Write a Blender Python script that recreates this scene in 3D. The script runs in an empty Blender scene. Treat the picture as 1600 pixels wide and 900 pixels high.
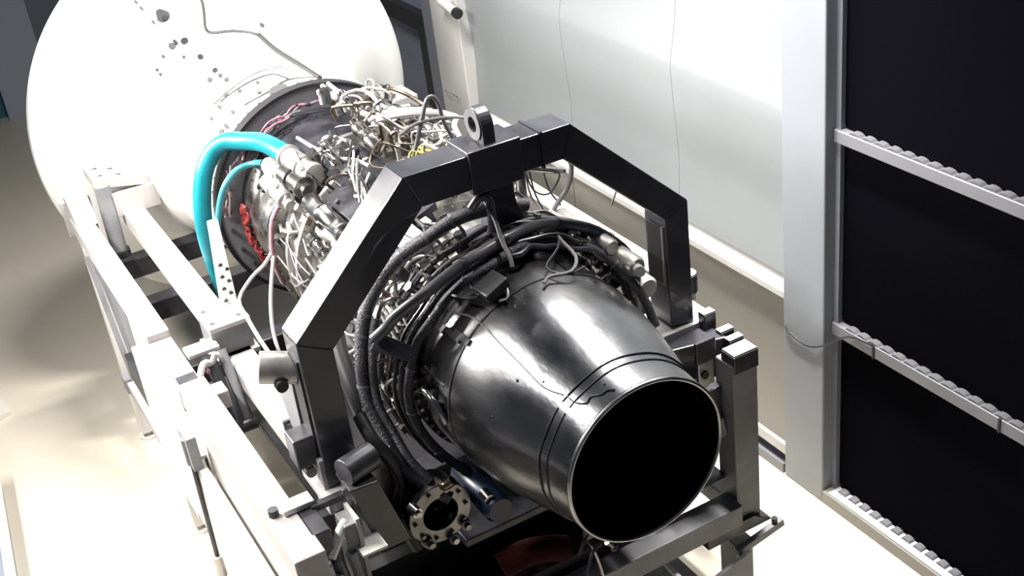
import bpy, bmesh, math, random
from mathutils import Vector, Matrix
C = bpy.context.scene.collection
sc = bpy.context.scene
Z0 = 1.70                                    # engine axis height above the floor; shapes below use z measured from the axis

# ---------------------------------------------------------------- camera, world, lights, exposure
cam_d = bpy.data.cameras.new('camera'); cam = bpy.data.objects.new('camera', cam_d); C.objects.link(cam)
R_ = Vector((0.86166, -0.49443, -0.11436)); D_ = Vector((-0.3317, -0.37815, -0.86428)); F_ = Vector((0.38408, 0.78265, -0.48984))
cam.matrix_world = Matrix.Translation((-1.8783, -2.9588, 2.7075 + Z0)) @ Matrix((R_, -D_, -F_)).transposed().to_4x4()
cam_d.sensor_width = 36; cam_d.lens = 1962.776 / 1600 * 36; cam_d.clip_end = 60
sc.camera = cam
w = bpy.data.worlds.new('world'); sc.world = w; w.use_nodes = True
w.node_tree.nodes['Background'].inputs[0].default_value = (0.50, 0.66, 0.95, 1)
w.node_tree.nodes['Background'].inputs[1].default_value = 0.06
def area(name, loc, aim, sx, sy, power, col=(1, 0.97, 0.92), spread=180):
    l = bpy.data.lights.new(name, 'AREA'); l.shape = 'RECTANGLE'; l.size = sx; l.size_y = sy; l.energy = power; l.color = col
    l.spread = math.radians(spread)
    o = bpy.data.objects.new(name, l); C.objects.link(o); o.location = (loc[0], loc[1], loc[2] + Z0)
    d = Vector((aim[0] - loc[0], aim[1] - loc[1], aim[2] - loc[2])); o.rotation_euler = d.to_track_quat('-Z', 'Y').to_euler()
    return o
area('work_light_left', (-2.3, 3.8, 1.45), (-0.8, 1.2, -0.1), 0.45, 0.7, 125, spread=125)
area('strip_light_left', (-2.5, 2.3, 2.9), (-0.5, 2.0, 0.0), 2.4, 0.12, 135, spread=120)
area('strip_light_inlet', (-0.1, 2.8, 3.3), (-0.1, 3.9, 0.0), 1.0, 0.22, 110, spread=120)
area('strip_light_right', (1.0, 2.6, 3.4), (1.0, 1.9, 0.0), 0.16, 2.6, 35, (0.95, 0.97, 1), spread=150)
area('added_fill_aisle', (1.2, 1.35, 3.2), (1.2, 1.05, -1.7), 0.16, 1.3, 75, (1, 0.97, 0.92), spread=75)  # invented fill lamp, added to brighten the floor of the right aisle
sc.view_settings.view_transform = 'Standard'; sc.view_settings.look = 'None'; sc.view_settings.gamma = 1; sc.view_settings.use_curve_mapping = False
sc.view_settings.exposure = 0.40

# ---------------------------------------------------------------- materials
def mat(name, col, rough=0.5, metal=0.0, var=0.0, vscale=8.0, bump=0.0, bscale=40.0, rvar=0.0, col2=None, coat=0.0, stretch=(1, 1, 1), thr=(0.35, 0.65), spec=0.5):
    m = bpy.data.materials.new(name); m.use_nodes = True; nt = m.node_tree; b = nt.nodes['Principled BSDF']
    b.inputs['Base Color'].default_value = (*col, 1); b.inputs['Roughness'].default_value = rough; b.inputs['Metallic'].default_value = metal
    b.inputs['Coat Weight'].default_value = coat
    tc = nt.nodes.new('ShaderNodeTexCoord'); mp = nt.nodes.new('ShaderNodeMapping'); mp.inputs['Scale'].default_value = stretch
    nt.links.new(tc.outputs['Object'], mp.inputs[0])
    if var > 0 or col2 or rvar > 0:
        n = nt.nodes.new('ShaderNodeTexNoise'); n.inputs['Scale'].default_value = vscale; n.inputs['Detail'].default_value = 6
        nt.links.new(mp.outputs[0], n.inputs['Vector'])
        r = nt.nodes.new('ShaderNodeValToRGB'); r.color_ramp.elements[0].position = thr[0]; r.color_ramp.elements[1].position = thr[1]
        c2 = col2 or tuple(min(1, c * (1 + var)) for c in col); c1 = col if col2 else tuple(c * (1 - var) for c in col)
        r.color_ramp.elements[0].color = (*c1, 1); r.color_ramp.elements[1].color = (*c2, 1)
        nt.links.new(n.outputs[0], r.inputs[0]); nt.links.new(r.outputs[0], b.inputs['Base Color'])
        if rvar > 0:
            mr = nt.nodes.new('ShaderNodeMapRange'); mr.inputs['From Min'].default_value = .3; mr.inputs['From Max'].default_value = .7
            mr.inputs['To Min'].default_value = max(.03, rough - rvar); mr.inputs['To Max'].default_value = rough + rvar
            nt.links.new(n.outputs[0], mr.inputs[0]); nt.links.new(mr.outputs[0], b.inputs['Roughness'])
    if bump > 0:
        n2 = nt.nodes.new('ShaderNodeTexNoise'); n2.inputs['Scale'].default_value = bscale; n2.inputs['Detail'].default_value = 4
        nt.links.new(mp.outputs[0], n2.inputs['Vector'])
        bp = nt.nodes.new('ShaderNodeBump'); bp.inputs['Strength'].default_value = bump; bp.inputs['Distance'].default_value = 0.01
        nt.links.new(n2.outputs[0], bp.inputs['Height']); nt.links.new(bp.outputs[0], b.inputs['Normal'])
    b.inputs['Specular IOR Level'].default_value = spec
    return m
M = dict(
    nozzle=mat('heat_stained_steel', (0.125, 0.127, 0.137), 0.26, 1.0, vscale=3.2, rvar=0.09, col2=(0.25, 0.25, 0.255), bump=0.45, bscale=6, stretch=(1, .5, 1)),
    nozzle2=mat('bright_steel', (0.42, 0.42, 0.43), 0.28, 1.0, var=0.2, vscale=6, rvar=0.12, bump=0.2, bscale=9),
    bore_black=mat('unlit_bore_black', (0.003, 0.003, 0.003), 0.9, 0.0, spec=0.05),  # black stands for the unlit inside of nozzle and port
    casing=mat('casing_alloy', (0.42, 0.41, 0.39), 0.34, 1.0, var=0.25, vscale=9, rvar=0.15, bump=0.2, bscale=14),
    casing_pale=mat('pale_casing', (0.33, 0.315, 0.30), 0.42, 0.6, var=0.15, vscale=10, rvar=0.1, bump=0.1, bscale=20),
    casing_dark=mat('dark_casing', (0.055, 0.055, 0.065), 0.42, 0.7, var=0.3, vscale=7, rvar=0.12),
    chrome=mat('polished_pipe', (0.36, 0.35, 0.345), 0.22, 1.0, var=0.15, vscale=14),
    chrome_dull=mat('dull_pipe', (0.20, 0.195, 0.19), 0.33, 1.0, var=0.2, vscale=14),
    bronze=mat('tinted_pipe', (0.16, 0.13, 0.10), 0.33, 1.0, var=0.2, vscale=14),
    loom=mat('black_braided_loom', (0.040, 0.040, 0.047), 0.38, 0.0, var=0.4, vscale=60, bump=0.6, bscale=160),
    duct=mat('grey_rubber_duct', (0.11, 0.11, 0.125), 0.34, 0.1, var=0.25, vscale=12),
    rubber=mat('black_rubber', (0.012, 0.012, 0.014), 0.5),
    hoist=mat('black_painted_steel', (0.045, 0.045, 0.055), 0.33, 0.0, var=0.25, vscale=5, rvar=0.05, coat=0.3),
    mid_grey=mat('mid_grey_paint', (0.16, 0.16, 0.17), 0.45, 0.0, var=0.2, vscale=9),  # mid grey; on the eye ring it stands for a lit face
    stand=mat('white_painted_steel', (0.42, 0.395, 0.39), 0.42, 0.0, var=0.05, vscale=5),
    stand_grey=mat('grey_and_shaded_steel', (0.20, 0.20, 0.215), 0.45, 0.0, var=0.15, vscale=6),  # grey parts, and white stand steel darkened where it is unlit
    stand_dark=mat('dark_machined_steel', (0.07, 0.07, 0.08), 0.38, 0.6, var=0.3, vscale=12),
    plate=mat('machined_plate', (0.62, 0.60, 0.58), 0.35, 0.3, var=0.1, vscale=12),
    white=mat('white_gelcoat', (0.88, 0.875, 0.85), 0.35, 0.0, coat=0.2, var=0.02, vscale=3),
    black=mat('black_fitting', (0.015, 0.015, 0.017), 0.5),
    grey=mat('grey_fitting', (0.05, 0.05, 0.05), 0.5),
    teal=mat('teal_hose_rubber', (0.004, 0.18, 0.22), 0.38, 0.0, var=0.12, vscale=9, bump=0.15, bscale=60),
    teal_pale=mat('pale_teal_hose', (0.04, 0.22, 0.26), 0.4),
    red=mat('red_lacing', (0.33, 0.04, 0.04), 0.5, var=0.3, vscale=30),
    pink=mat('pink_sleeving', (0.20, 0.085, 0.115), 0.5, var=0.2, vscale=30),
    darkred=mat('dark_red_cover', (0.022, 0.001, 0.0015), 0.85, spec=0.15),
    yellow=mat('yellow_wire', (0.27, 0.24, 0.05), 0.5),
    wire_white=mat('white_wire', (0.34, 0.32, 0.32), 0.45),
    wire_grey=mat('grey_wire', (0.13, 0.125, 0.13), 0.42),
    wire_black=mat('black_wire', (0.02, 0.02, 0.024), 0.45),
    blue=mat('dark_blue_canister', (0.006, 0.012, 0.028), 0.35, 0.2, var=0.3, vscale=8),
    floor=mat('cream_epoxy_floor', (0.66, 0.60, 0.49), 0.42, 0.0, vscale=0.8, col2=(0.70, 0.65, 0.555), rvar=0.05),
    wall=mat('pale_grey_panel', (0.235, 0.25, 0.258), 0.38, 0.0, var=0.03, vscale=1.2, bump=0.04, bscale=1.6),
    wall_low=mat('warm_grey_panel', (0.235, 0.225, 0.205), 0.40, 0.0, var=0.03, vscale=1.2),  # warm tone puts the floor's reflection into the panel colour
    column=mat('grey_painted_column', (0.235, 0.25, 0.275), 0.5, 0.0, var=0.04, vscale=2),
    column_w=mat('white_painted_column', (0.52, 0.51, 0.50), 0.5, 0.0, var=0.04, vscale=3),
    column_d=mat('shaded_grey_column', (0.17, 0.18, 0.21), 0.5, 0.0, var=0.05, vscale=2),  # darker column grey with the shade put into its colour
    bar=mat('grey_metal_bar', (0.20, 0.20, 0.22), 0.45, 0.2, var=0.05, vscale=5),
    foam=mat('black_acoustic_foam', (0.0022, 0.0022, 0.0038), 0.95, 0.0, spec=0.02),
    edge=mat('grey_foam_edge', (0.10, 0.10, 0.11), 0.7),
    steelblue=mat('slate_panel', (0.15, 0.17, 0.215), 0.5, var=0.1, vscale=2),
    tealwall=mat('dark_teal_panel', (0.04, 0.14, 0.19), 0.5, var=0.2, vscale=1),
    backgrey=mat('grey_back_post', (0.36, 0.40, 0.46), 0.5),
    board=mat('white_board', (0.70, 0.68, 0.62), 0.5),
    fitting_dark=mat('dark_fitting', (0.03, 0.03, 0.03), 0.5),  # even near-black base for the duct's fairing and cables
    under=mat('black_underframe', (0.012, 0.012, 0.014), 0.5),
    cover=mat('white_cover_sheet', (0.72, 0.70, 0.67), 0.45),
    print_=mat('grey_print', (0.32, 0.31, 0.30), 0.6),
)

# ---------------------------------------------------------------- mesh helpers
def E(y, r, a): a = math.radians(a); return Vector((r * math.cos(a), y, r * math.sin(a)))
class G:
    def __init__(s): s.v = []; s.f = []
    def add(s, vs, fs): n = len(s.v); s.v += [tuple(v) for v in vs]; s.f += [tuple(i + n for i in f) for f in fs]; return s
    def hexa(s, p): return s.add(p, [(0, 3, 2, 1), (4, 5, 6, 7), (0, 1, 5, 4), (1, 2, 6, 5), (2, 3, 7, 6), (3, 0, 4, 7)])
    def box(s, x0, x1, y0, y1, z0, z1): return s.hexa([(x0, y0, z0), (x1, y0, z0), (x1, y1, z0), (x0, y1, z0), (x0, y0, z1), (x1, y0, z1), (x1, y1, z1), (x0, y1, z1)])
    def obox(s, c, ax, h):
        c = Vector(c); a, b, d = [Vector(k) * t for k, t in zip(ax, h)]
        return s.hexa([c - a - b - d, c + a - b - d, c + a + b - d, c - a + b - d, c - a - b + d, c + a - b + d, c + a + b + d, c - a + b + d])
    def bar(s, p0, p1, w_, h_, up=(0, 0, 1)):
        p0 = Vector(p0); p1 = Vector(p1); d = (p1 - p0); L = d.length; d.normalize(); u = Vector(up); x = d.cross(u)
        if x.length < 1e-4: x = d.cross(Vector((1, 0, 0)))
        x.normalize(); z = x.cross(d); return s.obox((p0 + p1) / 2, (x, d, z), (w_ / 2, L / 2, h_ / 2))
    def tube(s, pts, r, n=8, cap=True, smooth=3):
        P = [Vector(p) for p in pts]
        if smooth > 1 and len(P) > 2:
            Q = []; ext = [2 * P[0] - P[1]] + P + [2 * P[-1] - P[-2]]
            for i in range(1, len(ext) - 2):
                a, b, c, d = ext[i - 1:i + 3]
                for k in range(smooth):
                    t = k / smooth
                    Q.append(0.5 * ((2 * b) + (c - a) * t + (2 * a - 5 * b + 4 * c - d) * t * t + (3 * b - a - 3 * c + d) * t ** 3))
            Q.append(P[-1]); P = Q
        rr = r if callable(r) else (lambda t: r)
        N = None; vs = []; m = len(P)
        for i, p in enumerate(P):
            t = (P[min(i + 1, m - 1)] - P[max(i - 1, 0)])
            if t.length < 1e-9: t = Vector((0, 1, 0))
            t.normalize()
            if N is None:
                N = t.cross(Vector((0, 0, 1)));
                if N.length < .1: N = t.cross(Vector((1, 0, 0)))
            N = (N - t * N.dot(t));
            if N.length < 1e-6: N = t.orthogonal()
            N.normalize(); B = t.cross(N); q = rr(i / (m - 1))
            for k in range(n):
                a = 2 * math.pi * k / n; vs.append(p + (N * math.cos(a) + B * math.sin(a)) * q)
        fs = [(i * n + k, i * n + (k + 1) % n, (i + 1) * n + (k + 1) % n, (i + 1) * n + k) for i in range(m - 1) for k in range(n)]
        if cap: fs += [tuple(range(n))[::-1], tuple((m - 1) * n + k for k in range(n))]
        return s.add(vs, fs)
    def cyl(s, p0, p1, r, n=16, r2=None):
        r2 = r if r2 is None else r2; return s.tube([p0, p1], lambda t: r + (r2 - r) * t, n, smooth=1)
    def lathe(s, prof, n=64, a0=0, a1=360, c=(0, 0)):
        full = abs(a1 - a0) >= 359.9; k = n if full else n + 1
        vs = [(c[0] + r * math.cos(math.radians(a0 + (a1 - a0) * j / n)), y, c[1] + r * math.sin(math.radians(a0 + (a1 - a0) * j / n))) for y, r in prof for j in range(k)]
        fs = [(i * k + j, (i + 1) * k + j, (i + 1) * k + (j + 1) % k, i * k + (j + 1) % k) for i in range(len(prof) - 1) for j in range(n)]
        return s.add(vs, fs)
    def ring(s, y0, y1, r0, r1, n=64, a0=0, a1=360, c=(0, 0)):
        s.lathe([(y0, r0), (y0, r1), (y1, r1), (y1, r0), (y0, r0)], n, a0, a1, c)
        if abs(a1 - a0) < 359.9:
            for a in (a0, a1):
                q = [E(y0, r0, a), E(y0, r1, a), E(y1, r1, a), E(y1, r0, a)]; s.add([(v.x + c[0], v.y, v.z + c[1]) for v in q], [(0, 1, 2, 3)])
        return s
    def prism(s, poly, y0, y1):   # polygon in x,z extruded along y
        n = len(poly); vs = [(x, y0, z) for x, z in poly] + [(x, y1, z) for x, z in poly]
        return s.add(vs, [tuple(range(n)), tuple(range(2 * n - 1, n - 1, -1))] + [(i, n + i, n + (i + 1) % n, (i + 1) % n) for i in range(n)])
    def prismx(s, poly, x0, x1):  # polygon in y,z extruded along x
        n = len(poly); vs = [(x0, y, z) for y, z in poly] + [(x1, y, z) for y, z in poly]
        return s.add(vs, [tuple(range(n)), tuple(range(2 * n - 1, n - 1, -1))] + [(i, n + i, n + (i + 1) % n, (i + 1) % n) for i in range(n)])
BASE = {}
def build(name, g, m, parent=None, smooth=False, bevel=0.0, base=(0, 0, 0), kind=None):
    b = Vector(BASE[parent.name]) if parent else Vector(base)
    me = bpy.data.meshes.new(name); me.from_pydata([Vector(v) - b for v in g.v], [], g.f); me.validate()
    bm = bmesh.new(); bm.from_mesh(me); bmesh.ops.recalc_face_normals(bm, faces=bm.faces); bm.to_mesh(me); bm.free()
    me.materials.append(M[m] if isinstance(m, str) else m)
    if smooth:
        me.shade_smooth()
        if smooth != 'all': me.set_sharp_from_angle(angle=math.radians(42))
    o = bpy.data.objects.new(name, me); C.objects.link(o)
    if parent: o.parent = parent
    else: o.location = (b.x, b.y, b.z + Z0)
    BASE[o.name] = tuple(b)
    if bevel:
        bv = o.modifiers.new('bevel', 'BEVEL'); bv.width = bevel; bv.segments = 2; bv.limit_method = 'ANGLE'; bv.angle_limit = math.radians(50)
    if kind: o['kind'] = kind
    return o
def tag(o, label, cat, group=None):
    o['label'] = label; o['category'] = cat
    if group: o['group'] = group
    return o
def thing(name, label, cat, base, group=None):
    o = bpy.data.objects.new(name, None); C.objects.link(o); o.location = (base[0], base[1], base[2] + Z0); BASE[o.name] = tuple(base)
    o.empty_display_size = .1
    return tag(o, label, cat, group)
def struct(name, g, m, **k): return build(name, g, m, kind='structure', **k)
rnd = random.Random(7)
FZ = -Z0

# ================================================================ SETTING
struct('floor', G().box(-4.5, 3.6, -5.5, 11.2, FZ - .1, FZ), 'floor')
# right wall: framed panels between two columns, then the foam bays
XW = 1.70
wr = struct('wall_right', G().box(XW + .16, XW + .35, -5.5, 11.2, FZ, 2.6), 'column_d')
# three pale panels (upper field), dish shape invented for bands of light, and the warm lower field
ys = [(1.30, 2.245), (2.245, 3.36), (3.36, 4.62)]
prof = [(-.50, 0), (-.35, .010), (-.18, .020), (-.08, .020), (.02, .012), (.16, .004), (.30, -.003), (.38, -.006), (.42, -.002), (.50, .016), (.64, .040), (.80, .058), (1.2, .070), (2.6, .080)]
for i, (a, b) in enumerate(ys):
    g = G(); n = len(prof); vs = []
    for yy in (a + .0015, b - .0015):
        for z, dx in prof: vs.append((XW + .07 + dx, yy, z))
        for z, dx in prof: vs.append((XW + .155, yy, z))
    m2 = 2 * n; fs = []
    for k in range(n - 1):
        fs += [(k, k + 1, m2 + k + 1, m2 + k), (n + k, m2 + n + k, m2 + n + k + 1, n + k + 1), (k, n + k, n + k + 1, k + 1), (m2 + k, m2 + k + 1, m2 + n + k + 1, m2 + n + k)]
    g.add(vs, fs); build('upper_panel', g, 'wall', wr, smooth=True)
for a, b in ys: build('lower_panel', G().box(XW + .05, XW + .155, a + .004, b - .004, -1.53, -.575), 'wall_low', wr)
build('ledge', G().hexa([(XW + .02, 1.30, -.60), (XW + .155, 1.30, -.60), (XW + .155, 4.62, -.60), (XW + .02, 4.62, -.60), (XW + .02, 1.30, -.565), (XW + .155, 1.30, -.50), (XW + .155, 4.62, -.50), (XW + .02, 4.62, -.565)]), 'column_w', wr)
build('door_bottom_rail', G().box(XW + .03, XW + .155, 1.30, 4.62, -1.60, -1.53), 'column_w', wr, bevel=.006)
build('floor_track', G().box(XW + .0, XW + .15, 1.30, 4.62, FZ, -1.665).box(XW + .0, XW + .02, 1.30, 4.62, -1.665, -1.64).box(XW + .06, XW + .08, 1.30, 4.62, -1.665, -1.62), 'bar', wr)
build('panel_edge_strip', G().box(XW + .03, XW + .06, 1.285, 1.30, FZ, 2.6), 'column_w', wr)
build('column', G().box(XW, XW + .16, .99, 1.285, FZ, 2.6), 'column', wr, bevel=.008)
build('column', G().box(XW, XW + .16, 4.62, 5.05, FZ, 2.6), 'column_w', wr, bevel=.008)
# beyond the far column: slate panel, column side coloured darker for its shade, black door frame
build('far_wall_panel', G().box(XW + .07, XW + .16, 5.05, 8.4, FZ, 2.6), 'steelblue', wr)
build('far_column_shaded_side', G().box(XW + .0, XW + .16, 5.05, 5.20, FZ, 2.6), 'column_d', wr)
build('dark_door_frame', G().box(XW + .0, XW + .08, 5.20, 5.32, FZ, -.10).box(XW + .0, XW + .08, 5.20, 7.2, -.10, .03), 'black', wr)
# foam bays framed by bars
for z0, z1 in ((-1.60, -.655), (-.595, .355), (.415, 1.4), (1.46, 2.5)):
    y = .955; ya, yb = -3.2, .955; d = .016; st = .075; poly = []
    k = 0; yy = yb
    while yy > ya: poly.append((yy, z1 + (d if k % 2 else 0) - .01)); yy -= st / 2; k += 1
    poly += [(ya, z1), (ya, z0), (yb - .02, z0)]
    zz = z0 + .02; k = 0
    while zz < z1 - .03: poly.append((yb + (d if k % 2 else 0), zz)); zz += st / 2; k += 1
    build('acoustic_foam_panel', G().prismx(poly, XW + .085, XW + .16), 'foam', wr)
for z0, z1 in ((-.665, -.600), (.350, .412), (1.40, 1.46)):
    b = build('metal_bar', G().box(XW + .045, XW + .16, -3.2, .985, z0, z1), 'bar', wr, bevel=.004)
for yy in (.70, -.04): build('black_strap', G().box(XW + .040, XW + .12, yy - .006, yy + .006, -.668, -.597), 'black', wr)
build('sill_cap', G().box(XW + .01, XW + .09, -3.2, .955, -1.626, -1.618), 'column_w', wr)
build('foam_side_strip', G().box(XW + .06, XW + .16, .955, .99, FZ, 2.6), 'column_d', wr)
build('sill', G().box(XW + .0, XW + .16, -3.2, .99, FZ, -1.625), 'wall_low', wr, bevel=.004)  # shadow strip along the front put in as darker warm grey
g = G(); k = 0; yy = .94
while yy > -1.5: g.prismx([(yy, -1.628), (yy - .02, -1.605), (yy - .04, -1.600), (yy - .06, -1.607), (yy - .074, -1.628)], XW + .05, XW + .09); yy -= .075; k += 1
build('foam_edge', g, 'bar', wr, kind='stuff')
g = G(); k = 0; yy = .90
while yy > -1.5: [g.prismx([(yy, z_), (yy - .02, z_ + .012), (yy - .04, z_ + .014), (yy - .06, z_ + .010), (yy - .074, z_)], XW + .05, XW + .085) for z_ in (-.601, .411)]; yy -= .075; k += 1
build('foam_edge', g, 'edge', wr, kind='stuff')
tag(build('wall_cable', G().tube([(XW + .05, 1.29, -.75), (XW - .006, 1.26, -.74), (XW - .008, 1.12, -.775), (XW - .008, .99, -.72), (XW + .035, .86, -.62), (XW + .035, .70, -.59)], .005, 6), 'wire_black', base=(XW, 1.0, -.7), smooth=True),
    'thin dark cable sagging across the right grey column to the strapped metal bar', 'cable')
# back and left of the cell
struct('wall_back', G().box(-4.5, 3.6, 11.0, 11.2, FZ, 2.6), 'tealwall')
bw = bpy.data.objects['wall_back']
build('grey_post', G().box(-.75, -.25, 10.85, 11.0, FZ, 2.6), 'backgrey', bw); build('dark_panel', G().box(-.25, 1.7, 10.93, 11.0, FZ, 2.6), 'steelblue', bw)
build('pale_wall_box', G().box(XW - .3, XW + .05, 6.6, 6.9, .1, .4), 'steelblue', wr)
struct('wall_left', G().box(-4.5, -4.3, -5.5, 11.2, FZ, 2.6), 'steelblue')
# security camera on the far white column
t = thing('security_camera', 'small tubular security camera on the white column at the back right', 'camera', (XW, 4.66, .21))
build('mount', G().cyl((XW, 4.72, .23), (XW - .05, 4.72, .23), .035, 14).cyl((XW - .03, 4.72, .23), (XW - .05, 4.66, .235), .018, 10), 'column_w', t, smooth=True)
build('camera_body', G().cyl((XW - .05, 4.74, .255), (XW - .06, 4.50, .225), .032, 16), 'column_w', t, smooth=True)
build('lens_hood', G().cyl((XW - .06, 4.51, .226), (XW - .062, 4.47, .221), .036, 16), 'black', t, smooth=True)
# faint stencilled marks on the far column
g = G()
for k in range(6):
    y = 4.98 - k * .045; z = -.52 - .0
    if k in (0, 3, 4): g.box(XW - .003, XW, y, y + .008, z, z + .05).box(XW - .003, XW, y, y + .03, z + .042, z + .05)
    elif k in (1, 5): g.box(XW - .003, XW, y, y + .008, z, z + .05).box(XW - .003, XW, y + .022, y + .03, z, z + .05)
    else: g.box(XW - .003, XW, y, y + .03, z, z + .008).box(XW - .003, XW, y, y + .03, z + .02, z + .028).box(XW - .003, XW, y, y + .03, z + .042, z + .05)
build('stencil_marks', g, 'print_', wr)
# left foreground bits
tag(build('white_board', G().hexa([(-2.35, 4.65, FZ + .002), (-1.82, 4.85, FZ + .002), (-1.86, 5.14, FZ + .002), (-2.5, 5.1, FZ + .002), (-2.35, 4.65, FZ + .03), (-1.82, 4.85, FZ + .03), (-1.86, 5.14, FZ + .03), (-2.5, 5.1, FZ + .03)]), 'board', base=(-2.0, 4.9, FZ)), 'white board lying flat on the floor at the left edge', 'board')
t = thing('floor_cabinet', 'dark low cabinet with pale top edge at the bottom left corner', 'cabinet', (-2.4, 3.2, FZ))
build('body', G().hexa([(-2.75, 1.9, FZ), (-2.17, 2.2, FZ), (-2.02, 4.0, FZ), (-2.75, 4.0, FZ), (-2.75, 1.9, FZ + .30), (-2.17, 2.2, FZ + .30), (-2.02, 4.0, FZ + .30), (-2.75, 4.0, FZ + .30)]), 'steelblue', t)
build('top_edge', G().bar((-2.155, 2.2, FZ + .30), (-2.00, 4.0, FZ + .30), .05, .03), 'board', t)
# ================================================================ INLET BELLMOUTH
bell = thing('inlet_bellmouth', 'huge white flared inlet bellmouth on the far end of the engine', 'air inlet', (0, 3.9, 0))
FUN = [(3.0, .575), (3.25, .582), (3.5, .59), (3.8, .63), (4.05, .71), (4.25, .83), (4.4, .97), (4.48, 1.10), (4.50, 1.17), (4.53, 1.205), (4.57, 1.21), (4.60, 1.18), (4.60, 1.05), (4.50, .92), (4.3, .75), (4.0, .60), (3.5, .52), (3.05, .50), (3.0, .575)]
build('flared_duct', G().lathe(FUN, 128), 'white', bell, smooth=True)
def fr(y):
    for (a, ra), (b, rb) in zip(FUN[:8], FUN[1:9]):
        if a <= y <= b: return ra + (rb - ra) * (y - a) / (b - a)
    return .575
def on_f(p, lift=0.0):
    a = math.degrees(math.atan2(p[2], p[0])); return E(p[1], fr(p[1]) + lift, a), a
def slope(y): return math.atan2(fr(y + .02) - fr(y - .02), .04)
def patch(p, ly, lw, th, m, name, tear=False):
    c, a = on_f(p, 0); s_ = slope(p[1]); ar = math.radians(a)
    nrm = Vector((math.cos(ar) * math.cos(s_), -math.sin(s_), math.sin(ar) * math.cos(s_)))
    tan = Vector((-math.sin(ar), 0, math.cos(ar))); up = tan.cross(nrm).normalized()
    if up.y < 0: up = -up
    vs = []; n = 14
    for k in range(n):
        t = 2 * math.pi * k / n; r_ = 1.0
        u = math.sin(t) * ly; q = math.cos(t) * lw
        if tear and u > 0: q *= (1 - (u / ly)) ** .8; u *= 1.9
        vs.append(c + up * u + tan * q)
    g = G(); g.add([v - nrm * .004 for v in vs] + [v + nrm * th for v in vs], [tuple(range(n)), tuple(range(n, 2 * n))] + [(i, (i + 1) % n, n + (i + 1) % n, n + i) for i in range(n)])
    return build(name, g, m, bell)
patch((-.329, 4.24, .776), .045, .040, .006, 'fitting_dark', 'teardrop_fairing', True)
patch((-.322, 4.22, .76), .018, .016, .012, 'black', 'probe_port')
for p, a, b, m in [((-.283, 4.035, .646), .026, .022, 'black'), ((-.35, 4.066, .626), .024, .020, 'grey'), ((-.326, 4.069, .642), .022, .010, 'black'), ((-.26, 3.85, .59), .022, .016, 'black'),
                ((-.246, 3.655, .557), .020, .016, 'black'), ((-.244, 3.578, .547), .018, .013, 'grey'), ((-.235, 3.5, .54), .020, .015, 'grey'), ((-.295, 3.614, .527), .020, .015, 'grey'),
                ((-.414, 4.062, .584), .012, .010, 'grey'), ((-.33, 3.939, .588), .010, .010, 'grey'), ((-.47, 4.039, .526), .011, .009, 'grey'), ((-.468, 3.995, .51), .011, .009, 'grey'),
                ((-.291, 3.368, .508), .022, .014, 'grey'), ((-.235, 3.293, .534), .018, .012, 'grey'), ((-.35, 3.325, .469), .026, .010, 'grey'), ((-.405, 3.321, .421), .016, .009, 'grey'),
                ((-.327, 3.166, .479), .018, .010, 'grey'), ((-.143, 3.252, .564), .016, .010, 'grey'), ((-.178, 3.134, .55), .016, .012, 'grey'), ((.139, 3.918, .652), .020, .014, 'grey'),
                ((-.386, 3.128, .43), .030, .012, 'grey'), ((-.413, 3.138, .404), .022, .016, 'grey'), ((-.409, 4.331, .805), .014, .008, 'grey'), ((-.424, 4.368, .839), .014, .008, 'grey'), ((-.38, 4.247, .733), .016, .007, 'grey')]:
    patch(p, a, b, .010, m, 'fitting')
def fcable(pts, r, m, name='surface_cable'):
    return build(name, G().tube([on_f(p, r * .7)[0] for p in pts], r * .9, 7), 'fitting_dark', bell, smooth=True)
fcable([(-.11, 4.42, .95), (-.10, 4.33, .88), (-.089, 4.216, .801), (-.119, 4.112, .736), (-.149, 4.032, .686), (-.137, 3.964, .669), (-.031, 3.909, .664), (.081, 3.816, .63), (.088, 3.594, .595), (.115, 3.288, .572), (.124, 3.042, .562)], .010, 'wire_grey')
fcable([(.081, 3.816, .63), (.088, 3.594, .595), (.115, 3.288, .572), (.124, 3.042, .562)], .015, 'wire_grey')
fcable([(-.331, 3.361, .482), (-.187, 3.317, .553), (-.053, 3.272, .58), (-.013, 3.14, .578)], .006, 'wire_grey')
fcable([(-.269, 3.128, .512), (-.145, 3.084, .558), (-.019, 3.124, .577), (.138, 3.077, .56)], .006, 'wire_grey')
fcable([(-.36, 3.40, .47), (-.254, 3.378, .527), (-.106, 3.377, .575), (.027, 3.337, .584)], .004, 'wire_grey')
g = G()
for k in range(48): a = 360 * k / 48; g.cyl(E(3.03, .574, a), E(3.03, .586, a), .008, 6)
build('rim_bolts', g, 'grey', bell, kind='stuff')
patch((-.10, 3.05, .56), .05, .05, .012, 'grey', 'data_block')
# support lug reaching from the cradle beam up the flare
build('support_lug', G().hexa([(-.72, 4.05, -.05), (-.60, 4.05, -.08), (-.60, 4.12, -.08), (-.72, 4.12, -.05), (-.70, 4.0, .24), (-.655, 4.0, .24), (-.655, 4.12, .24), (-.70, 4.12, .24)]), 'white', bell, bevel=.006)

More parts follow.
